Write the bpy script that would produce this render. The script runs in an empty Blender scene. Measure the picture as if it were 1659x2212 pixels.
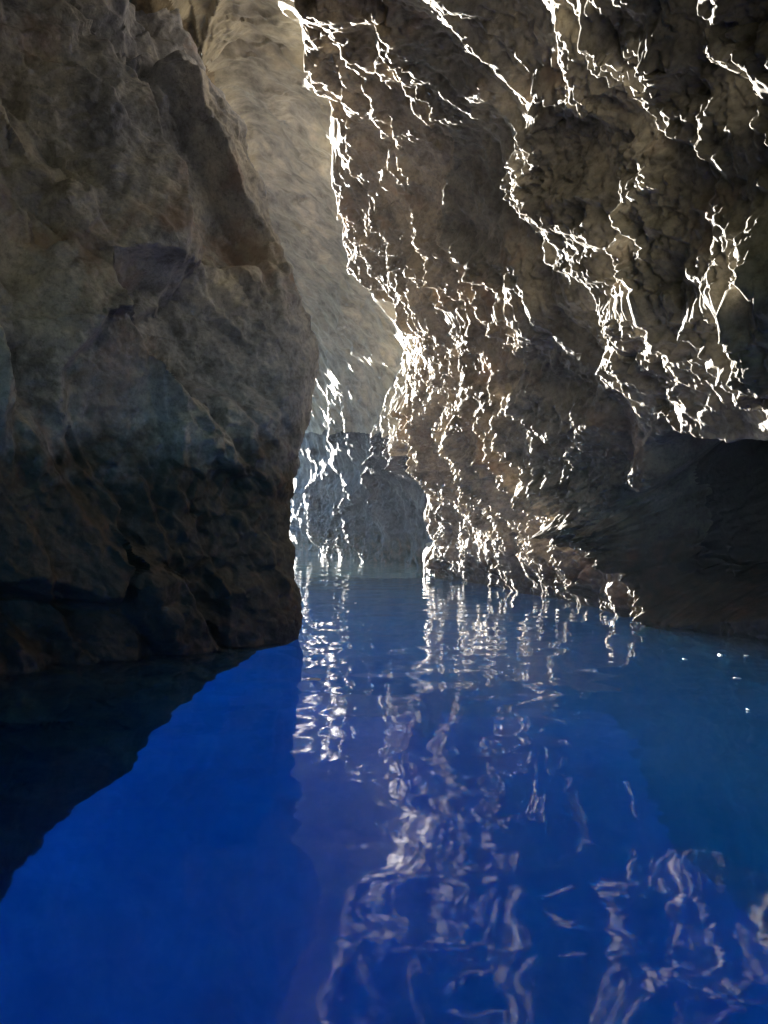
import bpy, math
import numpy as np

# ------------------------------------------------------------------ camera, sky, sun, exposure
SC = bpy.context.scene
CAM_H = 1.2                     # eye height over the water, metres
FPX, CU, CV = 1671.0, 829.5, 1106.0   # focal length and centre in 1659 x 2212 picture units
SUN_EL = math.radians(4.0)
D2 = np.array((0.468, -0.884)); D2 /= np.linalg.norm(D2)     # sun travels along the passage, towards the camera
R2 = np.array((-D2[1], D2[0]))                                # across the passage, towards the ribbed wall

cam = bpy.data.cameras.new("camera"); cam_o = bpy.data.objects.new("camera", cam)
SC.collection.objects.link(cam_o)
cam_o.location = (0, 0, CAM_H); cam_o.rotation_euler = (math.radians(90), 0, 0)
cam.sensor_fit = 'VERTICAL'; cam.sensor_height = 24; cam.lens = 24 * FPX / 2212
cam.clip_start = 0.05; cam.clip_end = 500
SC.camera = cam_o

W = bpy.data.worlds.new("World"); SC.world = W; W.use_nodes = True
nt = W.node_tree; nt.nodes.clear()
sky = nt.nodes.new('ShaderNodeTexSky'); sky.sky_type = 'NISHITA'; sky.sun_disc = False
sky.sun_elevation = SUN_EL; sky.sun_rotation = math.atan2(-D2[0], -D2[1])
sky.dust_density = 0.0; sky.air_density = 1.0; sky.ozone_density = 5.0
bg = nt.nodes.new('ShaderNodeBackground'); bg.inputs[1].default_value = 0.15
wo = nt.nodes.new('ShaderNodeOutputWorld')
nt.links.new(sky.outputs[0], bg.inputs[0]); nt.links.new(bg.outputs[0], wo.inputs[0])

sun = bpy.data.lights.new("sun", 'SUN'); sun.energy = 4.4; sun.angle = math.radians(0.5); sun.color = (1.0, 0.95, 0.88)
sun_o = bpy.data.objects.new("sun", sun); SC.collection.objects.link(sun_o)
from mathutils import Vector
sd = Vector((D2[0]*math.cos(SUN_EL), D2[1]*math.cos(SUN_EL), -math.sin(SUN_EL)))
sun_o.rotation_euler = sd.to_track_quat('-Z', 'Y').to_euler()
sun_o.location = (-8, 16, 6)

SC.view_settings.view_transform = 'Standard'; SC.view_settings.look = 'None'
SC.view_settings.exposure = 3.95; SC.view_settings.gamma = 1.0
SC.view_settings.use_curve_mapping = False
SC.render.engine = 'CYCLES'
cy = SC.cycles
cy.use_denoising = True; cy.max_bounces = 12; cy.diffuse_bounces = 6; cy.glossy_bounces = 6
cy.transmission_bounces = 8; cy.volume_bounces = 4; cy.transparent_max_bounces = 12
cy.sample_clamp_indirect = 6.0; cy.blur_glossy = 0.5

# ------------------------------------------------------------------ numpy noise
def _rng(s): return np.random.default_rng(s)
_PERM = _rng(7).permutation(256).astype(np.int32); _PERM = np.concatenate([_PERM, _PERM, _PERM])
_G = _rng(9).normal(size=(256, 3)); _G = (_G/np.linalg.norm(_G, axis=1)[:, None]).astype(np.float32)
def _hash(i, j, k): return _PERM[_PERM[_PERM[i & 255] + (j & 255)] + (k & 255)]
def pn(P):
    """gradient noise, about -1..1"""
    F = np.floor(P); I = F.astype(np.int32); f = (P - F).astype(np.float32)
    u = f*f*f*(f*(f*6-15)+10)
    r = 0
    for a in (0, 1):
        wa = u[:, 0] if a else 1-u[:, 0]
        for b in (0, 1):
            wb = wa*(u[:, 1] if b else 1-u[:, 1])
            for c in (0, 1):
                g = _G[_hash(I[:, 0]+a, I[:, 1]+b, I[:, 2]+c)]
                d = g[:, 0]*(f[:, 0]-a) + g[:, 1]*(f[:, 1]-b) + g[:, 2]*(f[:, 2]-c)
                r = r + d*wb*(u[:, 2] if c else 1-u[:, 2])
    return r*1.6
def fbm(P, n, lac=2.03, gain=.5):
    s, a, t = 0, 1.0, 0
    for i in range(n):
        s = s + a*pn(P + 17.3*i); t += a; P = P*lac; a *= gain
    return s/t
def billow(P, n, lac=2.1, gain=.5):
    s, a, t = 0, 1.0, 0
    for i in range(n):
        s = s + a*np.abs(pn(P + 11.7*i)); t += a; P = P*lac; a *= gain
    return s/t
_J = _rng(21).random((256, 3)).astype(np.float32)
def worley(P):
    F = np.floor(P); I = F.astype(np.int32); f = (P-F).astype(np.float32)
    f1 = np.full(len(P), 9, np.float32); f2 = f1.copy(); cid = np.zeros(len(P), np.int32)
    for a in (-1, 0, 1):
        for b in (-1, 0, 1):
            for c in (-1, 0, 1):
                h = _hash(I[:, 0]+a, I[:, 1]+b, I[:, 2]+c); j = _J[h]
                d = (j[:, 0]+a-f[:, 0])**2 + (j[:, 1]+b-f[:, 1])**2 + (j[:, 2]+c-f[:, 2])**2
                m = d < f1
                f2 = np.where(m, f1, np.minimum(f2, d)); f1 = np.where(m, d, f1); cid = np.where(m, h, cid)
    return np.sqrt(f1), np.sqrt(f2), cid
def sstep(a, b, x):
    t = np.clip((x-a)/(b-a), 0, 1); return t*t*(3-2*t)
def smooth1(a, n):
    k = np.hanning(2*n+3)[1:-1]; k /= k.sum()
    p = np.concatenate([2*a[0]-a[n:0:-1], a, 2*a[-1]-a[-2:-n-2:-1]]); return np.convolve(p, k, 'valid')

def facets(P, blend=.16, tilt=.5):
    """broken rock: every cell is a tilted plane at its own height"""
    F = np.floor(P); I = F.astype(np.int32); f = (P-F).astype(np.float32)
    n = len(P); f1 = np.full(n, 9, np.float32); f2 = f1.copy(); h1 = np.zeros(n, np.float32); h2 = h1.copy()
    for a in (-1, 0, 1):
        for b in (-1, 0, 1):
            for c in (-1, 0, 1):
                h = _hash(I[:, 0]+a, I[:, 1]+b, I[:, 2]+c); j = _J[h]
                dx, dy, dz = f[:, 0]-a-j[:, 0], f[:, 1]-b-j[:, 1], f[:, 2]-c-j[:, 2]
                d = dx*dx+dy*dy+dz*dz; g = _G[(h*7+3) & 255]
                hh = (_J[(h*5+1) & 255][:, 0]-.5) + tilt*(dx*g[:, 0]+dy*g[:, 1]+dz*g[:, 2])*2
                m1 = d < f1; m2 = (~m1) & (d < f2)
                f2 = np.where(m1, f1, np.where(m2, d, f2)); h2 = np.where(m1, h1, np.where(m2, hh, h2))
                f1 = np.where(m1, d, f1); h1 = np.where(m1, hh, h1)
    e = np.sqrt(f2)-np.sqrt(f1); w = .5*(1-sstep(0, blend, e))
    return h1*(1-w)+h2*w, e

# ------------------------------------------------------------------ mesh helpers
COL = SC.collection
def grid_mesh(name, P, nu, nv, flip=False, smooth=True):
    """P is (nu*nv,3), row-major over nu"""
    me = bpy.data.meshes.new(name)
    i = np.arange(nu-1)[:, None]*nv + np.arange(nv-1)[None, :]
    q = np.stack([i, i+nv, i+nv+1, i+1], -1).reshape(-1, 4)
    if flip: q = q[:, ::-1]
    return raw_mesh(name, P, q, smooth)
def raw_mesh(name, P, q, smooth=True):
    me = bpy.data.meshes.new(name)
    k = q.shape[1]
    me.vertices.add(len(P)); me.vertices.foreach_set('co', np.ascontiguousarray(P, np.float32).ravel())
    me.loops.add(q.size); me.loops.foreach_set('vertex_index', np.ascontiguousarray(q, np.int32).ravel())
    me.polygons.add(len(q)); me.polygons.foreach_set('loop_start', np.arange(0, q.size, k, dtype=np.int32))
    me.polygons.foreach_set('use_smooth', np.full(len(q), smooth))
    me.update(calc_edges=True); me.validate()
    return me
def link(name, me, mat, parent=None, **props):
    o = bpy.data.objects.new(name, me); COL.objects.link(o)
    if mat: me.materials.append(mat)
    if parent: o.parent = parent
    for k, v in props.items(): o[k] = v
    return o
def grid_normals(P, nu, nv):
    G = P.reshape(nu, nv, 3)
    n = np.cross(np.gradient(G, axis=0), np.gradient(G, axis=1)).reshape(-1, 3)
    return n/np.maximum(np.linalg.norm(n, axis=1)[:, None], 1e-9)
def split_regions(P, N, nu, nv, reg, names, mat, root):
    """one seamless surface cut into named parts; normals are kept from the whole so that no seam shows"""
    i = (np.arange(nu-1)[:, None]*nv + np.arange(nv-1)[None, :]).ravel()
    q = np.stack([i, i+nv, i+nv+1, i+1], -1)
    fn = np.cross(P[q[:, 1]]-P[q[:, 0]], P[q[:, 3]]-P[q[:, 0]])
    if (fn*N[q[:, 0]]).sum() < 0: q = q[:, ::-1]
    base = np.array(root.location)
    for r, (nm, lab) in enumerate(names):
        f = q[reg[q[:, 0]] == r]
        if not len(f): continue
        used, inv = np.unique(f, return_inverse=True)
        me = raw_mesh(nm, P[used]-base, inv.reshape(-1, 4))
        me.normals_split_custom_set_from_vertices(N[used].tolist())
        o = link(nm, me, mat[r] if isinstance(mat, list) else mat, root)
        if lab: o['label'] = lab
def project(P):
    y = np.maximum(P[:, 1], 0.3)
    return CU + FPX*P[:, 0]/y, CV - FPX*(P[:, 2]-CAM_H)/y

# ------------------------------------------------------------------ materials
def rock_material(name, cols, wet_shade=True, band=.75, bump=1.0, grain=.8, rough=0.75, seed=0.0):
    m = bpy.data.materials.new(name); m.use_nodes = True
    n = m.node_tree.nodes; l = m.node_tree.links; n.clear()
    out = n.new('ShaderNodeOutputMaterial'); b = n.new('ShaderNodeBsdfPrincipled')
    l.new(b.outputs[0], out.inputs[0])
    geo = n.new('ShaderNodeNewGeometry')
    def noise(scale, detail, rgh=.6, dist=0.0, off=0.0):
        mp = n.new('ShaderNodeMapping'); mp.inputs[1].default_value = (seed+off, off*1.7, seed*2)
        l.new(geo.outputs['Position'], mp.inputs[0])
        t = n.new('ShaderNodeTexNoise'); t.inputs['Scale'].default_value = scale; t.inputs['Detail'].default_value = detail
        t.inputs['Roughness'].default_value = rgh; t.inputs['Distortion'].default_value = dist
        l.new(mp.outputs[0], t.inputs['Vector']); return t
    def ramp(src, stops):
        r = n.new('ShaderNodeValToRGB'); e = r.color_ramp.elements
        while len(e) < len(stops): e.new(.5)
        for k, (p, c) in enumerate(stops):
            e[k].position = p; e[k].color = (*c, 1) if len(c) == 3 else c
        l.new(src, r.inputs[0]); return r
    def mix(f, a, c2, blend='MIX'):
        x = n.new('ShaderNodeMix'); x.data_type = 'RGBA'; x.blend_type = blend
        if hasattr(f, 'links') or hasattr(f, 'is_output'): l.new(f, x.inputs[0])
        else: x.inputs[0].default_value = f
        for s, v in ((6, a), (7, c2)):
            if isinstance(v, tuple): x.inputs[s].default_value = (*v, 1)
            else: l.new(v, x.inputs[s])
        return x.outputs[2]
    c1 = ramp(noise(.8, 6, .62, .15).outputs[0], [(.30, cols[0]), (.47, cols[1]), (.56, cols[2]), (.70, cols[3])])
    c2 = ramp(noise(3.1, 8, .7, .3, 4.0).outputs[0], [(.36, (.55, .55, .55)), (.50, (1, 1, 1)), (.66, (1.35, 1.3, 1.2))])
    col = mix(1.0, c1.outputs[0], c2.outputs[0], 'MULTIPLY')
    c3 = ramp(noise(22, 7, .75, .2, 9.0).outputs[0], [(.33, (.5, .48, .46)), (.5, (1, 1, 1)), (.68, (1.3, 1.28, 1.25))])
    col = mix(grain, col, c3.outputs[0], 'MULTIPLY')
    # rusty and olive stains
    st = ramp(noise(1.3, 5, .6, .3, 13.0).outputs[0], [(.56, (0, 0, 0)), (.68, (1, 1, 1))])
    col = mix(st.outputs[0], col, mix(.6, col, cols[4]))
    if wet_shade:     # algae splash band at the waterline; taller bands paint shade on lower rock
        sx = n.new('ShaderNodeSeparateXYZ'); l.new(geo.outputs['Position'], sx.inputs[0])
        ad = n.new('ShaderNodeMath'); ad.operation = 'MULTIPLY_ADD'
        nn = noise(3.0, 4, .6, 0, 21.0); l.new(nn.outputs[0], ad.inputs[0]); ad.inputs[1].default_value = -1.6; l.new(sx.outputs[2], ad.inputs[2])
        a2 = n.new('ShaderNodeMath'); a2.operation = 'ADD'; a2.inputs[1].default_value = .8-band; l.new(ad.outputs[0], a2.inputs[0])
        wr = ramp(a2.outputs[0], [(.0, (.85, .85, .85)), (.5, (0, 0, 0))])
        al = ramp(noise(6, 5, .6, .4, 31.0).outputs[0], [(.4, (.035, .032, .022)), (.56, (.075, .055, .035)), (.70, (.14, .075, .045))])
        col = mix(wr.outputs[0], col, al.outputs[0])
    l.new(col, b.inputs['Base Color'])
    rr = ramp(noise(5, 4, .6, 0, 41.0).outputs[0], [(.35, (rough-.18,)*3), (.65, (rough+.12,)*3)])
    l.new(rr.outputs[0], b.inputs['Roughness'])
    b.inputs['Specular IOR Level'].default_value = .35
    bm1 = n.new('ShaderNodeBump'); bm1.inputs['Strength'].default_value = .55*bump; bm1.inputs['Distance'].default_value = .03
    l.new(noise(14, 9, .72, .3, 3.0).outputs[0], bm1.inputs['Height'])
    bm2 = n.new('ShaderNodeBump'); bm2.inputs['Strength'].default_value = .5*bump; bm2.inputs['Distance'].default_value = .008
    l.new(noise(70, 6, .7, 0, 5.0).outputs[0], bm2.inputs['Height']); l.new(bm1.outputs[0], bm2.inputs['Normal'])
    l.new(bm2.outputs[0], b.inputs['Normal'])
    return m
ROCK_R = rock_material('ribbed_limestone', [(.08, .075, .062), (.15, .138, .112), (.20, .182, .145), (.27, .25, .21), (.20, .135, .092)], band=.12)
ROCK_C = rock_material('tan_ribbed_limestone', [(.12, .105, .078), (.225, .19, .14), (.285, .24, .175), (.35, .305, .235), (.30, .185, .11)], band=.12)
ROCK_W = rock_material('limestone_with_shade_band', [(.08, .075, .062), (.15, .138, .112), (.20, .182, .145), (.27, .25, .21), (.20, .135, .092)], band=.8)  # broad low band paints the shade of the undercut foot into the colour
ROCK_H = rock_material('scoured_pale_limestone', [(.24, .225, .18), (.35, .325, .265), (.40, .37, .30), (.45, .42, .35), (.31, .27, .18)], band=.12, bump=.22, grain=.3, seed=2.0)
ROCK_K = rock_material('shade_black_rock', [(.02, .02, .022), (.035, .034, .036), (.045, .043, .042), (.07, .065, .06), (.05, .035, .028)], band=.3, seed=8.0)  # near-black colour paints in the deep shade of the low recess
ROCK_F = rock_material('shade_dark_limestone', [(.04, .04, .047), (.065, .064, .075), (.08, .078, .086), (.12, .11, .11), (.08, .055, .045)], band=.3, seed=7.0)  # dark tone paints in the shade on the far face
ROCK_L = rock_material('slate_grey_limestone', [(.18, .195, .26), (.30, .315, .375), (.38, .375, .385), (.48, .45, .43), (.36, .25, .22)], band=1.5, bump=1.4, seed=5.0)  # tall band paints shade over the lower half of the buttress
ROCK_D = rock_material('seabed_stone', [(.10, .10, .09), (.2, .2, .17), (.28, .27, .22), (.35, .33, .28), (.2, .18, .12)], wet_shade=False, seed=9.0)

def water_material():
    m = bpy.data.materials.new('clear_blue_sea_water'); m.use_nodes = True
    n = m.node_tree.nodes; l = m.node_tree.links; n.clear()
    out = n.new('ShaderNodeOutputMaterial')
    gl = n.new('ShaderNodeBsdfPrincipled')
    gl.inputs['Base Color'].default_value = (1, 1, 1, 1); gl.inputs['Roughness'].default_value = 0.045
    gl.inputs['Transmission Weight'].default_value = 1.0; gl.inputs['IOR'].default_value = 1.333
    geo = n.new('ShaderNodeNewGeometry')
    nz = n.new('ShaderNodeTexNoise'); nz.inputs['Scale'].default_value = 9; nz.inputs['Detail'].default_value = 3
    l.new(geo.outputs['Position'], nz.inputs['Vector'])
    bp = n.new('ShaderNodeBump'); bp.inputs['Strength'].default_value = .10; bp.inputs['Distance'].default_value = .004
    l.new(nz.outputs[0], bp.inputs['Height']); l.new(bp.outputs[0], gl.inputs['Normal'])
    tr = n.new('ShaderNodeBsdfTransparent')
    sx = n.new('ShaderNodeSeparateXYZ'); l.new(geo.outputs['True Normal'], sx.inputs[0])
    ab = n.new('ShaderNodeMath'); ab.operation = 'ABSOLUTE'; l.new(sx.outputs[2], ab.inputs[0])
    gt = n.new('ShaderNodeMath'); gt.operation = 'GREATER_THAN'; gt.inputs[1].default_value = .3; l.new(ab.outputs[0], gt.inputs[0])
    mx = n.new('ShaderNodeMixShader'); l.new(gt.outputs[0], mx.inputs[0]); l.new(tr.outputs[0], mx.inputs[1]); l.new(gl.outputs[0], mx.inputs[2])
    l.new(mx.outputs[0], out.inputs['Surface'])
    # sigma_a and sigma_s per metre
    sa, ss = WATER_ABS, WATER_SCT
    va = n.new('ShaderNodeVolumeAbsorption'); k = max(sa)*1.0001
    va.inputs['Color'].default_value = (*[1-x/k for x in sa], 1); va.inputs['Density'].default_value = k
    vs = n.new('ShaderNodeVolumeScatter'); k = max(ss)
    vs.inputs['Color'].default_value = (*[x/k for x in ss], 1); vs.inputs['Density'].default_value = k; vs.inputs['Anisotropy'].default_value = .45
    ad = n.new('ShaderNodeAddShader'); l.new(va.outputs[0], ad.inputs[0]); l.new(vs.outputs[0], ad.inputs[1])
    l.new(ad.outputs[0], out.inputs['Volume'])
    return m
WATER_ABS = (0.33, 0.060, 0.005)
WATER_SCT = (0.012, 0.030, 0.060)

# ------------------------------------------------------------------ relief traced on the ribbed wall
# strokes: (width, points) in the units of six enlarged views of the wall; each is a riser of rock that faces the sun
VIEWS = {1: (1000, 0, .3617), 2: (1050, 700, .4521), 3: (900, 1300, .42194), 4: (1450, 1300, .45208), 5: (1600, 0, .5425), 6: (1600, 600, .5425)}
STROKES = {
1: """25:60,20 90,150 110,290 70,420 100,530 190,640 260,760 300,980 330,1150 350,1330 370,1480 450,1600 600,1730
40:240,460 330,560 310,640 400,700 480,740 500,860 540,950 550,1050 640,1160 680,1260 730,1340 740,1480 820,1570
45:640,20 700,90 690,200 600,240 640,320 700,370 630,470 620,600 680,720 740,840 680,960 760,1060 790,1200 810,1350 830,1460 930,1570 930,1680 990,1790 1000,1900 1070,1980 1110,2100
45:670,490 800,570 860,690 980,770 1010,860 1100,880 1160,1010 1240,1080
40:790,680 860,830 920,930 1000,1030 1130,1100 1210,1210 1290,1320 1280,1430 1240,1560 1270,1700 1290,1820 1280,1950 1270,2060 1330,2190
12:1300,890 1400,960 1480,1070 1570,1130
20:220,1630 290,1760 310,1920 390,2100
14:30,980 120,1120 200,1280 270,1420 290,1530
16:680,1590 740,1720 790,1800
15:570,1990 600,2080 700,2060 760,2060
15:660,1840 620,1990
12:390,1400 450,1480 470,1560
30:-940,370 -890,430 -840,400
12:-820,60 -890,240 -920,380""",
2: """45:140,0 200,140 240,230 200,300 200,400 280,480 340,540 480,600 560,690 620,790 700,850 780,930 810,1010 840,1090
25:270,110 290,220 330,340 370,420 470,500 590,570 600,640
40:350,60 340,180 400,240 520,310
20:400,60 500,110
20:470,200 560,260 660,290 710,340
25:560,350 660,380 780,440 870,470 960,520 1020,610 1040,720 1080,830 1090,900 1150,960 1200,1050 1210,1140 1270,1210
45:760,30 780,130 780,250 840,330 870,450
35:780,200 880,270 1000,340 1050,390 1060,480 1100,590 1120,700 1120,830
25:910,0 920,130 990,215 1040,270 1060,360
40:1160,420 1180,530 1190,640 1250,760 1300,800 1350,900 1370,990 1320,1080 1330,1150 1300,1230 1270,1350 1280,1450 1330,1560 1370,1700 1420,1770
40:1170,420 1260,500 1290,620 1270,740
25:1360,240 1400,320 1400,430 1380,480 1440,560 1500,620 1520,680
20:1260,340 1360,380
15:1290,390 1370,450
25:780,540 830,620 900,700 960,800 1000,920 970,1040 980,1150 990,1230 970,1340 1000,1420
35:840,520 850,590 940,660 990,750
18:820,790 890,880 900,970 940,1070
35:600,800 630,880 590,960 600,1060 560,1160 570,1260 620,1340 590,1450
30:560,870 570,1000 590,1080 500,1150 470,1290 490,1420 520,1560 560,1720
60:580,1220 640,1300 720,1360 770,1460 800,1560 830,1720
50:620,1370 630,1500 610,1700
40:690,760 720,860 780,930
20:880,1060 870,1110 810,1120 800,1220 820,1330 870,1370
15:820,1330 770,1400
50:1050,950 1060,1050 1090,1150 1110,1300 1110,1390 1060,1430 1050,1510 1110,1590 1170,1680 1190,1770
50:1130,1130 1180,1200 1120,1290
25:930,1420 970,1570 1050,1600 1110,1770
20:1380,820 1410,920 1440,1040 1550,1100
55:1330,1150 1400,1200 1440,1270 1380,1350 1400,1470 1440,1560 1520,1650 1580,1770
30:1440,1270 1540,1360 1620,1450 1640,1600
25:1280,1650 1300,1770
20:60,900 110,950 200,970
40:30,1400 50,1560
14:160,1400 180,1500 170,1600 200,1650
40:400,1590 420,1680 370,1740
30:560,400 590,520
25:660,520 700,600
15:1490,380 1500,440 1560,480""",
3: """28:120,760 140,880 120,980
35:240,680 250,760 290,800 290,880 270,960 260,1030
18:190,860 220,910
18:410,910 400,990 420,1060 490,1060 500,1000
20:420,1070 390,1140 360,1230 410,1250
22:470,800 470,880 490,910
15:510,700 510,780
16:590,1080 620,1150 670,1260
40:790,300 800,400 730,460 680,560 670,640 720,700 770,820
50:890,130 910,250 930,350 970,450
60:1030,100 1020,250 1020,400
60:1180,130 1220,250 1240,370 1250,450
60:1170,450 1210,560 1230,660 1240,780 1210,900 1200,1020 1210,1150 1200,1260 1190,1380
40:1260,430 1340,520 1310,620 1310,720 1340,760 1330,900 1310,1020 1270,1130 1240,1250 1230,1370
20:1390,660 1370,760 1340,800
40:1310,1170 1410,1240
14:1120,880 1130,1000 1140,1150
25:1570,750 1570,850 1500,920 1470,1030 1440,1110 1370,1130 1350,1180
60:1450,270 1520,390 1560,560 1590,690 1610,850 1640,950""",
4: """60:170,80 170,190 230,270 280,380 290,520 280,640 290,760 320,880 370,960 400,1040 340,1090 370,1170 360,1210
35:330,350 340,560 400,670 390,780 450,890 500,1000
30:400,1040 460,1120 440,1230
30:360,340 410,430 480,500 550,570 580,660 630,740 670,820 770,880 830,960 880,1000 850,1090 890,1180 940,1270
25:880,930 910,1030 920,1140 970,1210 1020,1290 1050,1280
28:400,670 480,780 540,830 550,940 600,1020 680,1120 740,1150 770,1230 770,1320
16:610,1080 620,1200 660,1330
20:680,1150 700,1280 740,1360
45:380,20 400,150 450,240 490,340 520,440 560,540 640,620 690,700
40:490,40 500,150 550,240 590,310 650,400 660,500 730,580 800,680 960,770
70:600,280 680,350 740,500
25:660,540 780,570 860,640 940,720
50:600,10 700,80 760,160 780,260 840,340 930,370 990,480
25:730,290 770,370 860,420 900,490 950,590 1010,600 1030,700 1070,790
25:780,430 850,520 880,600 960,690 1020,760 1060,850
90:1060,800 1090,900 1130,1000 1200,1050 1290,1130 1370,1210 1430,1290 1470,1390 1520,1480 1580,1570
60:1230,940 1300,1020 1350,1110 1420,1210
25:1390,1290 1350,1400 1380,1500
40:1440,1430 1450,1560
20:1590,1440 1560,1510
14:990,480 1080,530 1180,550 1280,590
14:990,0 1000,80 1040,120
14:910,70 920,100
14:1080,60 1080,90
12:1100,250 1140,270
12:660,890 660,1000
16:1040,1000 980,1070 990,1120
18:850,1260 865,1330
12:990,1330 1080,1430
25:1150,1400 1160,1470
30:40,130 70,220 150,260 200,420 240,580""",
5: """60:370,60 390,200 400,310 460,400 510,490
100:560,-20 580,180 600,300 660,380 710,410
30:590,400 620,520 680,550
40:330,400 380,460
40:170,430 260,520 410,580
30:300,600 290,680
50:260,640 240,780 200,890 150,970 120,1080 130,1200 170,1290
100:200,1030 270,1130 330,1230
20:370,1080 460,1140
45:800,240 880,360 950,480 950,600 1030,690 1060,770 1150,840 1240,870 1330,930
70:1000,310 1080,450 1030,640
28:1040,50 990,180 1020,260 1160,280
70:1290,-20 1380,130 1360,220 1390,330 1500,420 1610,440
90:1440,150 1530,240 1640,330
60:1630,500 1650,600 1600,750 1640,840
40:870,880 820,1010 860,1110 880,1240
22:990,1030 1030,1140 1080,1220 1180,1270 1300,1275""",
6: """55:130,20 120,120 180,200 240,270 280,370 350,470 450,520 530,590 600,680 620,780 670,830
60:200,80 330,130 400,200
25:450,190 480,260
25:320,210 370,260
25:430,310 430,410 440,480
28:480,430 580,520
28:620,60 680,120 770,190
80:850,20 870,130 860,220 920,310 990,380
40:960,60 1000,180 1040,230
25:800,360 800,420
60:840,430 830,530 760,620 710,690 670,740 680,850 700,960 680,1060
20:870,560 910,620
22:940,550 990,620
30:730,850 750,1000 740,1080 820,1120
25:770,800 810,860
22:830,830 890,850
40:880,1110 950,1160 1000,1170
80:1200,850 1260,930 1330,1010 1400,1080 1480,1180 1560,1290 1640,1380
70:1500,520 1600,620 1650,700
70:1500,760 1520,900 1570,1020
20:1380,700 1470,770
14:550,1270 560,1340 590,1390""",
}
def strokes():
    for v, txt in STROKES.items():
        ox, oy, s = VIEWS[v]
        for line in txt.splitlines():
            w, pts = line.split(':')
            p = np.array([tuple(map(float, t.split(','))) for t in pts.split()])
            yield float(w)*s*.6636, (p*s + (ox, oy))*.6636       # in 1659 x 2212 picture units
RS = .6                                   # raster cells per picture unit
RW, RH = int(1800*RS), int(1500*RS)
VP = np.array((CU + FPX*D2[0]/D2[1], CV - FPX*math.tan(SUN_EL)/abs(D2[1])))     # where sun rays converge
def riser_map():
    H = np.zeros((RH, RW), np.float32)
    yy, xx = np.mgrid[0:RH, 0:RW].astype(np.float32)
    flat = np.stack([xx.ravel()/RS/60, yy.ravel()/RS/60, np.zeros(RH*RW, np.float32)], 1)
    wx = (fbm(flat, 3, gain=.7)*16).reshape(RH, RW); wy = (fbm(flat+91, 3, gain=.7)*16).reshape(RH, RW)
    X = xx/RS + wx; Y = yy/RS + wy
    for w, p in strokes():
        w = w*.95
        Ld = 26 + 3.0*w
        pad = 3.2*Ld + 30
        x0, y0 = np.maximum(((p.min(0)-pad)*RS).astype(int), 0); x1, y1 = ((p.max(0)+pad)*RS).astype(int)
        x1, y1 = min(x1, RW), min(y1, RH)
        if x1 <= x0 or y1 <= y0: continue
        x = X[y0:y1, x0:x1]; y = Y[y0:y1, x0:x1]
        best = np.full(x.shape, 1e9, np.float32); cx = np.zeros_like(x); cyy = np.zeros_like(x)
        for a, b in zip(p[:-1], p[1:]):
            d = b-a; t = np.clip(((x-a[0])*d[0]+(y-a[1])*d[1])/max(d@d, 1e-6), 0, 1)
            qx = x-a[0]-t*d[0]; qy = y-a[1]-t*d[1]; ds = qx*qx+qy*qy; m = ds < best
            best = np.where(m, ds, best); cx = np.where(m, qx, cx); cyy = np.where(m, qy, cyy)
        ds = np.sqrt(best)
        sx, sy = x-VP[0], y-VP[1]; ln = np.hypot(sx, sy)
        s = (cx*sx+cyy*sy)/ln/np.maximum(ds, 1e-3)          # -1..1 : towards / away from the sun
        sg = ds*np.clip(s*1.6, -1, 1)
        lat = np.sqrt(np.maximum(ds*ds-sg*sg, 0))
        h = np.clip(sg/w+.5, 0, 1)
        h = h*h*(3-2*h)
        h = h*np.exp(-np.maximum(sg-w*.5, 0)/Ld)*np.exp(-(lat/(Ld*.5))**2)
        H[y0:y1, x0:x1] += h*w
    return H
def sample(M, u, v):
    x = np.clip(u*RS, 0, RW-1.01); y = np.clip(v*RS, 0, RH-1.01)
    i = x.astype(int); j = y.astype(int); fx = x-i; fy = y-j
    r = (M[j, i]*(1-fx)+M[j, i+1]*fx)*(1-fy) + (M[j+1, i]*(1-fx)+M[j+1, i+1]*fx)*fy
    return r*((u > -100) & (v > -200) & (u < 1795) & (v < 1495))

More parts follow.
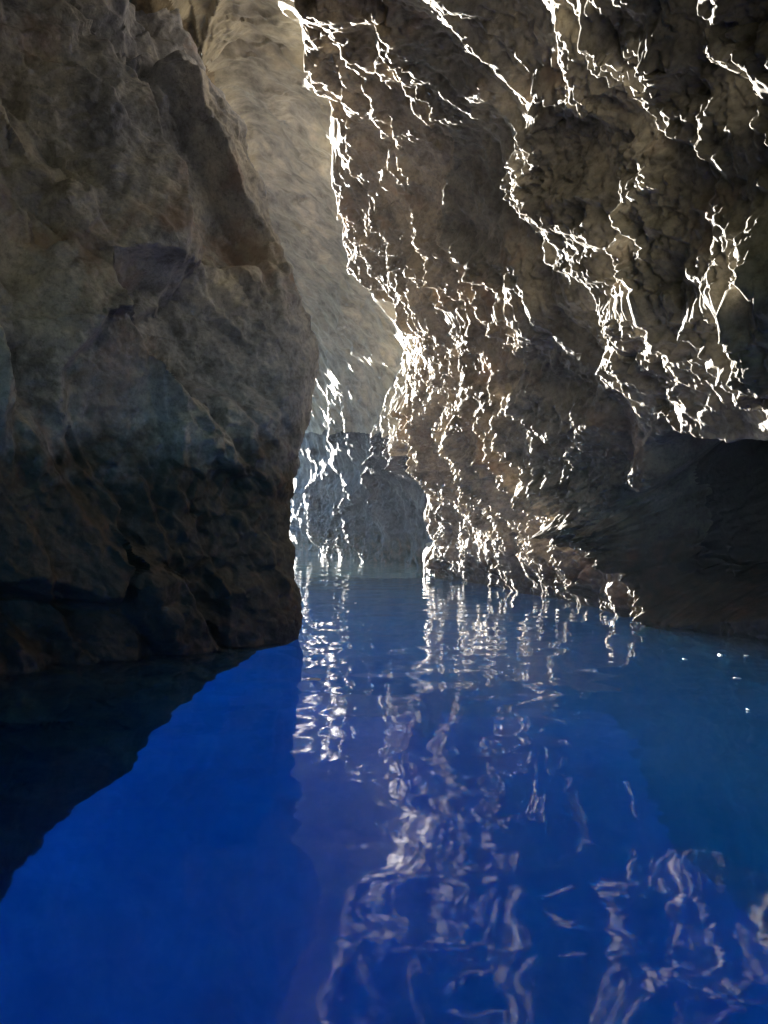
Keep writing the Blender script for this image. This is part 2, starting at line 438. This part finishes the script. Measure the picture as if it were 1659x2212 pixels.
# ------------------------------------------------------------------ ribbed wall and roof of the passage
def build_ribbed_wall():
    prof = np.array([(10.5, -11), (9.3, -6), (8.2, -2.5), (7.6, -.7), (7.5, 0), (7.5, .6), (7.38, 1.3), (7.12, 2.0), (6.75, 2.7), (6.2, 3.4),
                     (5.5, 4.2), (4.7, 5.0), (3.7, 5.7), (2.6, 6.15), (1.2, 6.4), (-1, 6.5), (-5, 6.2), (-9, 5.5)], float)
    prof[:, 0] += .2
    ln = np.concatenate([[0], np.cumsum(np.hypot(*np.diff(prof, axis=0).T))])
    tt = np.linspace(0, ln[-1], 900)
    pp = smooth1(np.interp(tt, ln, prof[:, 0]), 22); zz = smooth1(np.interp(tt, ln, prof[:, 1]), 22)
    tw, tc = np.interp([-.25], zz[:500], tt[:500])[0], tt[np.argmin(np.abs(pp-1.0) + (zz < 5)*99)]
    ts = np.concatenate([np.linspace(0, tw, 60)[:-1], np.linspace(tw, tc, 720), np.linspace(tc, ln[-1], 60)[1:]])
    p1 = np.interp(ts, tt, pp); z1 = np.interp(ts, tt, zz)
    qs = np.concatenate([np.linspace(-14, 2.6, 70)[:-1], np.geomspace(2.6, 20, 980), np.linspace(20, 24, 40)[1:]])
    nt_, nq = len(ts), len(qs)
    # outward normal of the section
    dp, dz = np.gradient(p1, ts), np.gradient(z1, ts); nl = np.hypot(dp, dz); npx, nz = dz/nl, -dp/nl
    Q = np.repeat(qs[None], nt_, 0); T = np.repeat(ts[:, None], nq, 1)
    slope = np.interp(z1, [0, .5, 2.8, 4.2, 5.2], [9, 10, 11.5, 11.5, 5.0])
    flare = np.tan(np.radians(slope))[:, None]*(np.clip(Q, 2.5, 13)-12) + math.tan(math.radians(1.5))*np.maximum(Q-13, 0) - .012*np.maximum(6.5-np.maximum(Q, 2.5), 0)**2*sstep(.5, 2.5, z1)[:, None]
    p = p1[:, None] + npx[:, None]*flare
    z = z1[:, None] + nz[:, None]*flare*sstep(.2, 2.5, z1)[:, None] + math.tan(SUN_EL)*(Q-8)*sstep(.6, 3.0, z1)[:, None]
    # an alcove worn back at water level between the far wall and the near foot
    p = p + np.interp(Q, [4, 5.2, 6.3, 7.6, 10.7, 13.5, 17], [0, -.05, -.1, 0, .15, .15, 0])*sstep(2.6, 1.0, z1)[:, None]
    # unseen drowned shelf under the far wall, added to shade the nearer water
    p = p - (3.7 + .5*np.sin(z1*2.3+1) + .35*np.sin(z1*5.1))[:, None]*sstep(.03, -.6, z1)[:, None]*sstep(11.5, 14.5, Q)
    P = np.stack([R2[0]*p - D2[0]*Q, R2[1]*p - D2[1]*Q, z], -1).reshape(-1, 3)
    N = grid_normals(P, nt_, nq)
    c = P.mean(0)*0 + np.array((0.5, 8, 2.0)); N *= np.sign(((c-P)*N).sum(1).mean())    # point into the passage
    u, v = project(P); vis = P[:, 1] > .6
    H = riser_map()
    tq = np.stack([T.ravel()*.55, Q.ravel()*1.0, P[:, 2]*.15], 1)
    warp = np.stack([fbm(tq*1.1+3, 2), fbm(tq*1.1+43, 2), np.zeros(len(tq))], 1)*.35
    dist = np.maximum(P[:, 1], 1)
    big = fbm(P*.33, 3)*.30
    bil = (billow((tq+warp)*1.15, 4)-.25)*.40
    fine = fbm(P*5.5, 4, gain=.6)*.045 + billow(P*9.0, 2)*.03
    fa, fe = facets((tq+warp*.5)*np.array((3.0, 2.4, 1)), .22, .5)
    crack = fa*.11
    fb, fe2 = facets((P+warp*.5)*1.3, .2, .5)
    # pale scoured hollow over the passage and the far wall below it: worn back behind the line of the ribs
    lft = np.interp(v, [0, 200, 400, 620, 760, 1300], [330, 420, 470, 450, 430, 430])
    rgt = np.interp(v, [0, 130, 300, 480, 560, 620, 690, 760, 830, 960, 1000, 1150, 1300], [640, 655, 715, 730, 745, 800, 905, 910, 895, 895, 915, 915, 915])
    wob = pn(P*1.6)*14
    hollow = sstep(lft, lft+70, u)*sstep(rgt+22, rgt-26, u+wob*1.8)*vis
    k = 1-.80*hollow
    recess = hollow*np.interp(v+wob*2, [0, 400, 650, 850, 960, 1060, 1300], [.30, .42, .58, .58, .52, .50, .50])
    d0 = big*.6 + bil*.4*k - recess
    ur, vr = project(P + N*(d0+.12)[:, None])
    u, ub = ur, u; v, vb = vr, v
    rib = np.where(vis, sample(H, u, v)*dist/FPX, 0)*RIB*(1+.7*sstep(1150, 1550, u))*(1+.35*sstep(740, 560, v)*sstep(1150, 1000, u))*(1+.3*sstep(890, 840, u)*sstep(800, 1000, v))*(1+.6*sstep(1150, 1230, u)*sstep(1470, 1430, u)*sstep(960, 1060, v))*(1+4*sstep(540, 500, u)*sstep(220, 180, v))
    curtain = sstep(.0, .05, rib)*sstep(1250, 1050, u)
    st = np.stack([T.ravel()*2.2, Q.ravel()*5.0, P[:, 2]*.3], 1)
    rip = (1-billow(st+warp*2, 3)*2.2)*.03*curtain
    u, v = ub, vb
    disp = big*.6 + rib + rip*k + (bil*(1-.6*curtain)+crack*(1-.4*curtain))*k + fb*.07*hollow + fbm(P*2.2+4, 3)*.09*hollow + fine*(1-.85*hollow)*(1-.3*curtain) + .25*rib*fbm(P*7, 3, gain=.7) + .2*np.minimum(rib, .25)*fbm(P*15, 2, gain=.7) - recess
    # low dark cave under the overhang
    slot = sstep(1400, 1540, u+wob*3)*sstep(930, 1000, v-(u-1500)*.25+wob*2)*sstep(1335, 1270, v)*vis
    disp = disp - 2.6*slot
    disp = disp - .45*sstep(925, 965, u)*sstep(1400, 1330, u)*sstep(1030, 1110, v-(u-1100)*.12)*sstep(.09, .03, rib)*vis
    P = P + N*disp[:, None]
    P = P + N*((facets(P*1.7, .2, .5)[0]*.38 + fbm(P*3.5, 4)*.22)*slot)[:, None]
    Nf = grid_normals(P, nt_, nq); Nf *= np.sign((Nf*N).sum(1).mean())
    rt = np.interp(v, [0, 300, 520, 640, 900, 1100, 1330, 1400], [840, 985, 1000, 1150, 1165, 1300, 1445, 1445])
    reg = np.full(len(P), 4)                                    # bulging overhang
    reg[(P[:, 2] < 1.7)] = 3                                   # worn foot
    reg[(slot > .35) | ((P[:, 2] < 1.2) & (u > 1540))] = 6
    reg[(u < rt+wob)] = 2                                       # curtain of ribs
    reg[(hollow > .5)] = 0
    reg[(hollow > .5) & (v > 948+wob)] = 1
    reg[(~vis) | (v < -160) | (P[:, 2] < -.2) | (u < 300)] = 5
    root = bpy.data.objects.new('ribbed_cave_wall', None); COL.objects.link(root); root.location = (3.2, 8.5, 0)
    for k_, v_ in dict(kind='thing', category='cave wall', label='pale brown overhanging cave wall with sunlit branching ribs above blue water').items(): root[k_] = v_
    names = [('scoured_hollow', 'smooth pale tan hollow in the rock'), ('far_face', 'shadowed hazy rock face down the passage'),
             ('rib_curtain', 'curtain of thin sunlit rock ribs running down to the water'), ('worn_foot', 'dark undercut rock at the waterline'),
             ('bulging_overhang', 'lumpy overhanging rock with sunlit edges'), ('roof', None), ('low_recess', 'black low recess in the rock under the overhang')]
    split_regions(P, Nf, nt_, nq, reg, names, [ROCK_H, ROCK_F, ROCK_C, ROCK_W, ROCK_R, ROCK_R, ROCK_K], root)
    return root
RIB = 1.3
build_ribbed_wall()

# ------------------------------------------------------------------ dark buttress on the other side of the passage
def build_buttress():
    plan = np.array([(-7, -7), (-6.0, -2), (-4.9, 2.0), (-3.7, 4.5), (-2.76, 5.57), (-1.75, 6.45), (-.95, 7.1), (-.80, 7.32), (-1.0, 7.75), (-1.55, 8.4),
                     (-2.7, 9.9), (-5.4, 14.6), (-9.6, 22)], float)
    ln = np.concatenate([[0], np.cumsum(np.hypot(*np.diff(plan, axis=0).T))])
    fine0, fine1 = ln[3], ln[9]
    ss = np.concatenate([np.linspace(0, ln[2], 40)[:-1], np.linspace(ln[2], fine1, 560), np.linspace(fine1, ln[-1], 50)[1:]])
    tt = np.linspace(0, ln[-1], 2400)
    px = smooth1(np.interp(tt, ln, plan[:, 0]), 12); py = smooth1(np.interp(tt, ln, plan[:, 1]), 12)
    x0 = np.interp(ss, tt, px); y0 = np.interp(ss, tt, py)
    zs = np.concatenate([np.linspace(-6, -.3, 60)[:-1], np.linspace(-.3, 6.9, 470)])
    # right-hand outline of the buttress, picture units
    sil = np.array([(380, 20), (430, 110), (505, 205), (538, 270), (545, 335), (575, 390), (586, 480), (597, 525), (620, 595), (645, 665), (675, 715), (684, 764),
                    (668, 849), (654, 915), (650, 935), (636, 1049), (628, 1079), (626, 1164), (638, 1194), (641, 1279), (648, 1339), (641, 1397), (600, 1500), (560, 2000)], float)
    yc = 7.25
    zc = CAM_H + (CV-sil[:, 1])/FPX*yc; xc = (sil[:, 0]-CU)/FPX*yc
    o = np.argsort(zc); dx = np.interp(zs, zc[o], xc[o]) + .80
    wgt = np.interp(ss, [ln[3], ln[6], ln[-1]], [0, 1, 1])
    nz_, ns = len(zs), len(ss)
    X = x0[None] + dx[:, None]*wgt[None]; Y = y0[None] + 0*dx[:, None]
    Z = np.repeat(zs[:, None], ns, 1)
    # the foot of the rock ends in a slanting lip under water: shallow at the corner, deep further in
    pco = X*R2[0] + Y*R2[1]
    lip = -np.clip((2.75-pco)*1.55, .1, 6)
    behind = sstep(ln[8], ln[10], ss)[None]
    lip = lip - behind*np.clip(.9*np.sin(ss*1.9)+.7*np.sin(ss*4.3+1), 0, 2)[None]  # unseen back lip deepened unevenly, added to cut the underwater sun into shafts
    under = Z < -.3
    Z = np.where(under, -.3 + (lip+.3)*np.clip((Z+.3)/(-5.7), 0, 1), Z)
    P = np.stack([X, Y, Z], -1).reshape(-1, 3)
    N = grid_normals(P, nz_, ns); N *= np.sign(((np.array((0, 4, 2.0))-P)*N)[(P[:, 1] > 3) & (P[:, 1] < 6)].sum(1).mean())
    u, v = project(P)
    S = np.repeat(ss[None], nz_, 0).ravel()
    corner = np.exp(-((S-ln[7])/.35)**2)
    tg = P[:, 0]*.76 + P[:, 1]*.65
    sh = np.stack([(tg*.55-P[:, 2]*.83)*.5, tg*.83+P[:, 2]*.55, (P[:, 0]*.65-P[:, 1]*.76)*.8], 1)     # grain dips towards the corner
    warp = np.stack([fbm(sh*.8+5, 3), fbm(sh*.8+25, 3), fbm(sh*.8+45, 3)], 1)*.6
    fa, e1 = facets((sh+warp*.45)*1.15+2, .10, .55)
    fb, e2 = facets((sh+warp*.35)*3.0+8, .12, .6)
    fc, e3 = facets(P*7.0+warp, .16, .7)
    big = fbm(P*.45+9, 3)*.40
    pl = .3+.7*sstep(-.25, .3, fbm(P*.7+31, 2))       # some faces are smooth, some shattered
    slab = fa*.45; slab2 = (fb*.15 + fc*.05)*pl
    bil = fbm(sh*2.0+4, 3)*.08
    fine = fbm(P*7, 4, gain=.65)*.05
    wetk = 1-.6*sstep(0, -.4, P[:, 2])
    disp = ((big+slab)*(1-.85*corner) + (slab2+bil)*(1-.6*corner) + fine)*wetk
    # the front sheet of rock overlaps the next one along a ragged edge
    edge = np.array([(265, 0), (262, 130), (272, 200), (300, 245), (322, 300), (368, 350), (342, 415), (360, 475), (350, 550), (362, 645), (300, 690), (200, 690), (135, 800), (150, 900), (180, 990), (260, 1100)], float)
    ex = np.interp(v, edge[:, 1], edge[:, 0])
    disp = disp + .22*sstep(ex+14, ex-14, u + pn(P*3)*18)*np.exp(-np.maximum(ex-u, 0)/260)*((P[:, 1] > 1) & (v < 1300))
    P = P + N*disp[:, None]
    Nf = grid_normals(P, nz_, ns); Nf *= np.sign((Nf*N).sum(1).mean())
    reg = np.where(u < ex, 0, 1); reg[P[:, 2] < 0] = 2; reg[S > ln[9]] = 3; reg[P[:, 1] < 1] = 4
    root = bpy.data.objects.new('rock_buttress', None); COL.objects.link(root); root.location = (-2.0, 6.3, 0)
    for k_, v_ in dict(kind='thing', category='rock wall', label='dark slate and brown rock buttress dropping steeply into the blue water').items(): root[k_] = v_
    split_regions(P, Nf, nz_, ns, reg, [('front_sheet', 'slate grey front sheet of rock'), ('corner_face', 'brown cracked rock face at the corner'),
                  ('submerged_foot', 'dark lip of rock under the water'), ('back_face', None), ('inner_face', None)], ROCK_L, root)
    return root
build_buttress()

# ------------------------------------------------------------------ back of the cave, behind the camera
def build_back():
    n, m = 120, 70
    A, B = np.meshgrid(np.linspace(-18, 18, n), np.linspace(-10, 2.0, m), indexing='ij')
    P = np.stack([A, np.full_like(A, -6.0), B], -1).reshape(-1, 3)
    P[:, 1] += fbm(P*.4, 4)*1.2
    return link('cave_back_wall', grid_mesh('cave_back_wall', P, n, m), ROCK_L, kind='structure', category='cave wall', label='low dark rock sill closing the cave behind the water')
build_back()

# ------------------------------------------------------------------ seabed
def build_seabed():
    n = 140
    a = np.linspace(-14, 16, n); b = np.linspace(-10, 30, n)
    A, B = np.meshgrid(a, b, indexing='ij')
    P = np.stack([A, B, np.full_like(A, -12.5)], -1).reshape(-1, 3)
    P[:, 2] += fbm(P*.25, 4)*1.6
    return link('seabed', grid_mesh('seabed', P, n, n), ROCK_D, kind='structure', category='seabed', label='uneven stony seabed deep under the blue water')
build_seabed()

# ------------------------------------------------------------------ water: one closed body with rippled top
def build_water():
    ps = np.concatenate([np.linspace(-9, -2, 40)[:-1], np.linspace(-2, 8.6, 330), np.linspace(8.6, 10, 6)[1:]])
    qs = np.concatenate([np.linspace(-8, .2, 30)[:-1], np.linspace(.2, 9, 330)[:-1], np.linspace(9, 19.5, 240)])
    A, B = np.meshgrid(ps, qs, indexing='ij'); na, nb = A.shape
    P = np.stack([R2[0]*A - D2[0]*B, R2[1]*A - D2[1]*B, np.zeros_like(A)], -1).reshape(-1, 3)
    W1 = P*np.array((1, 1, 0))
    z = fbm(W1*np.array((.8, 1.1, 1))+2, 2)*.010*WAVE + pn(W1*np.array((2.0, 3.0, 1))+7)*.0050*WAVE + pn(W1*np.array((6, 8, 1))+3)*.0007*WAVE
    P[:, 2] = z
    P = P.reshape(na, nb, 3)
    per = np.concatenate([P[:-1, 0], P[-1, :-1], P[:0:-1, -1], P[0, :0:-1]])
    idx = np.arange(na*nb).reshape(na, nb)
    pi = np.concatenate([idx[:-1, 0], idx[-1, :-1], idx[:0:-1, -1], idx[0, :0:-1]])
    low = per.copy(); low[:, 2] = -16
    V = np.concatenate([P.reshape(-1, 3), low, [(0, 5, -16)]]); m = len(pi); lo = na*nb + np.arange(m)
    quads = np.stack([idx[:-1, :-1], idx[1:, :-1], idx[1:, 1:], idx[:-1, 1:]], -1).reshape(-1, 4)
    # orientation of the top must be up
    a, b, c, _ = quads[0]; up = np.cross(V[b]-V[a], V[c]-V[a])[2] > 0
    if not up: quads = quads[:, ::-1]
    nxt = np.roll(np.arange(m), -1)
    side = np.stack([pi, lo, lo[nxt], pi[nxt]], -1)
    if not up: side = side[:, ::-1]
    faces = [tuple(q) for q in side] + [(len(V)-1, int(lo[nxt[k]]), int(lo[k])) if up else (len(V)-1, int(lo[k]), int(lo[nxt[k]])) for k in range(m)]
    me = bpy.data.meshes.new('sea_water')
    loops = np.concatenate([quads.ravel(), np.array([i for f in faces for i in f])]).astype(np.int32)
    sizes = np.concatenate([np.full(len(quads), 4), [len(f) for f in faces]]).astype(np.int32)
    me.vertices.add(len(V)); me.vertices.foreach_set('co', V.astype(np.float32).ravel())
    me.loops.add(len(loops)); me.loops.foreach_set('vertex_index', loops)
    me.polygons.add(len(sizes)); me.polygons.foreach_set('loop_start', np.concatenate([[0], np.cumsum(sizes)[:-1]]).astype(np.int32))
    sm = np.zeros(len(sizes), bool); sm[:len(quads)] = True
    me.polygons.foreach_set('use_smooth', sm)
    me.update(calc_edges=True); me.validate()
    return link('water', me, water_material(), kind='structure', category='water', label='deep glowing blue sea water filling the cave')
WAVE = 1.0
build_water()

# ------------------------------------------------------------------ flecks of foam on the water
FOAM = bpy.data.materials.new('white_foam'); FOAM.use_nodes = True
_b = FOAM.node_tree.nodes['Principled BSDF']; _n = FOAM.node_tree.nodes.new('ShaderNodeTexNoise'); _n.inputs['Scale'].default_value = 60
_r = FOAM.node_tree.nodes.new('ShaderNodeValToRGB'); _r.color_ramp.elements[0].color = (.55, .58, .6, 1); _r.color_ramp.elements[1].color = (.85, .86, .86, 1)
FOAM.node_tree.links.new(_n.outputs[0], _r.inputs[0]); FOAM.node_tree.links.new(_r.outputs[0], _b.inputs['Base Color']); _b.inputs['Roughness'].default_value = .5
def fleck_mesh(seed, size, stretch=2.2):
    n, m = 20, 11
    a = np.linspace(0, 2*np.pi, n, endpoint=False); b = np.linspace(-np.pi/2, np.pi/2, m)
    A, B = np.meshgrid(a, b, indexing='ij')
    d = np.stack([np.cos(A)*np.cos(B), np.sin(A)*np.cos(B), np.sin(B)], -1).reshape(-1, 3)
    r = 1 + .45*pn(d*1.4+seed*7.1) + .25*np.abs(pn(d*3.7+seed*3.3))
    V = d*r[:, None]*np.array((stretch, 1, .32))*size*.5
    i = (np.arange(n)[:, None]*m + np.arange(m-1)[None]).ravel(); j = (((np.arange(n)+1) % n)[:, None]*m + np.arange(m-1)[None]).ravel()
    return raw_mesh('foam_fleck', V, np.stack([i, j, j+1, i+1], -1))
for k, (fu, fv, fw) in enumerate([(678, 1469, 26), (707, 1468, 9), (1556, 1416, 18), (1480, 1425, 10), (1592, 1466, 14), (1612, 1417, 10), (768, 1303, 7), (1616, 1534, 9)]):
    y = CAM_H*FPX/(fv-CV)
    o = link('foam_fleck', fleck_mesh(k, fw*y/FPX*.5), FOAM, kind='thing', category='foam', group='foam flecks on the water',
             label='small white fleck of foam floating on the blue water')
    o.location = ((fu-CU)/FPX*y, y, .004); o.rotation_euler = (0, 0, k*.7)

# ------------------------------------------------------------------ moist air in the cave
def build_haze():
    lo, hi = np.array((-26, -16, -17.5)), np.array((24, 34, 11.0))
    V = np.array([(x, y, z) for x in (0, 1) for y in (0, 1) for z in (0, 1)])*(hi-lo)+lo
    q = np.array([(0, 1, 3, 2), (4, 6, 7, 5), (0, 4, 5, 1), (2, 3, 7, 6), (0, 2, 6, 4), (1, 5, 7, 3)])
    m = bpy.data.materials.new('moist_air'); m.use_nodes = True; n = m.node_tree.nodes; n.clear()
    out = n.new('ShaderNodeOutputMaterial'); pv = n.new('ShaderNodeVolumePrincipled')
    pv.inputs['Color'].default_value = (.62, .78, 1.0, 1); pv.inputs['Density'].default_value = HAZE; pv.inputs['Anisotropy'].default_value = .45
    m.node_tree.links.new(pv.outputs[0], out.inputs['Volume'])
    link('haze', raw_mesh('haze', V, q, False), m, kind='stuff', category='haze', label='thin moist air filling the cave')
HAZE = 0.00035
build_haze()
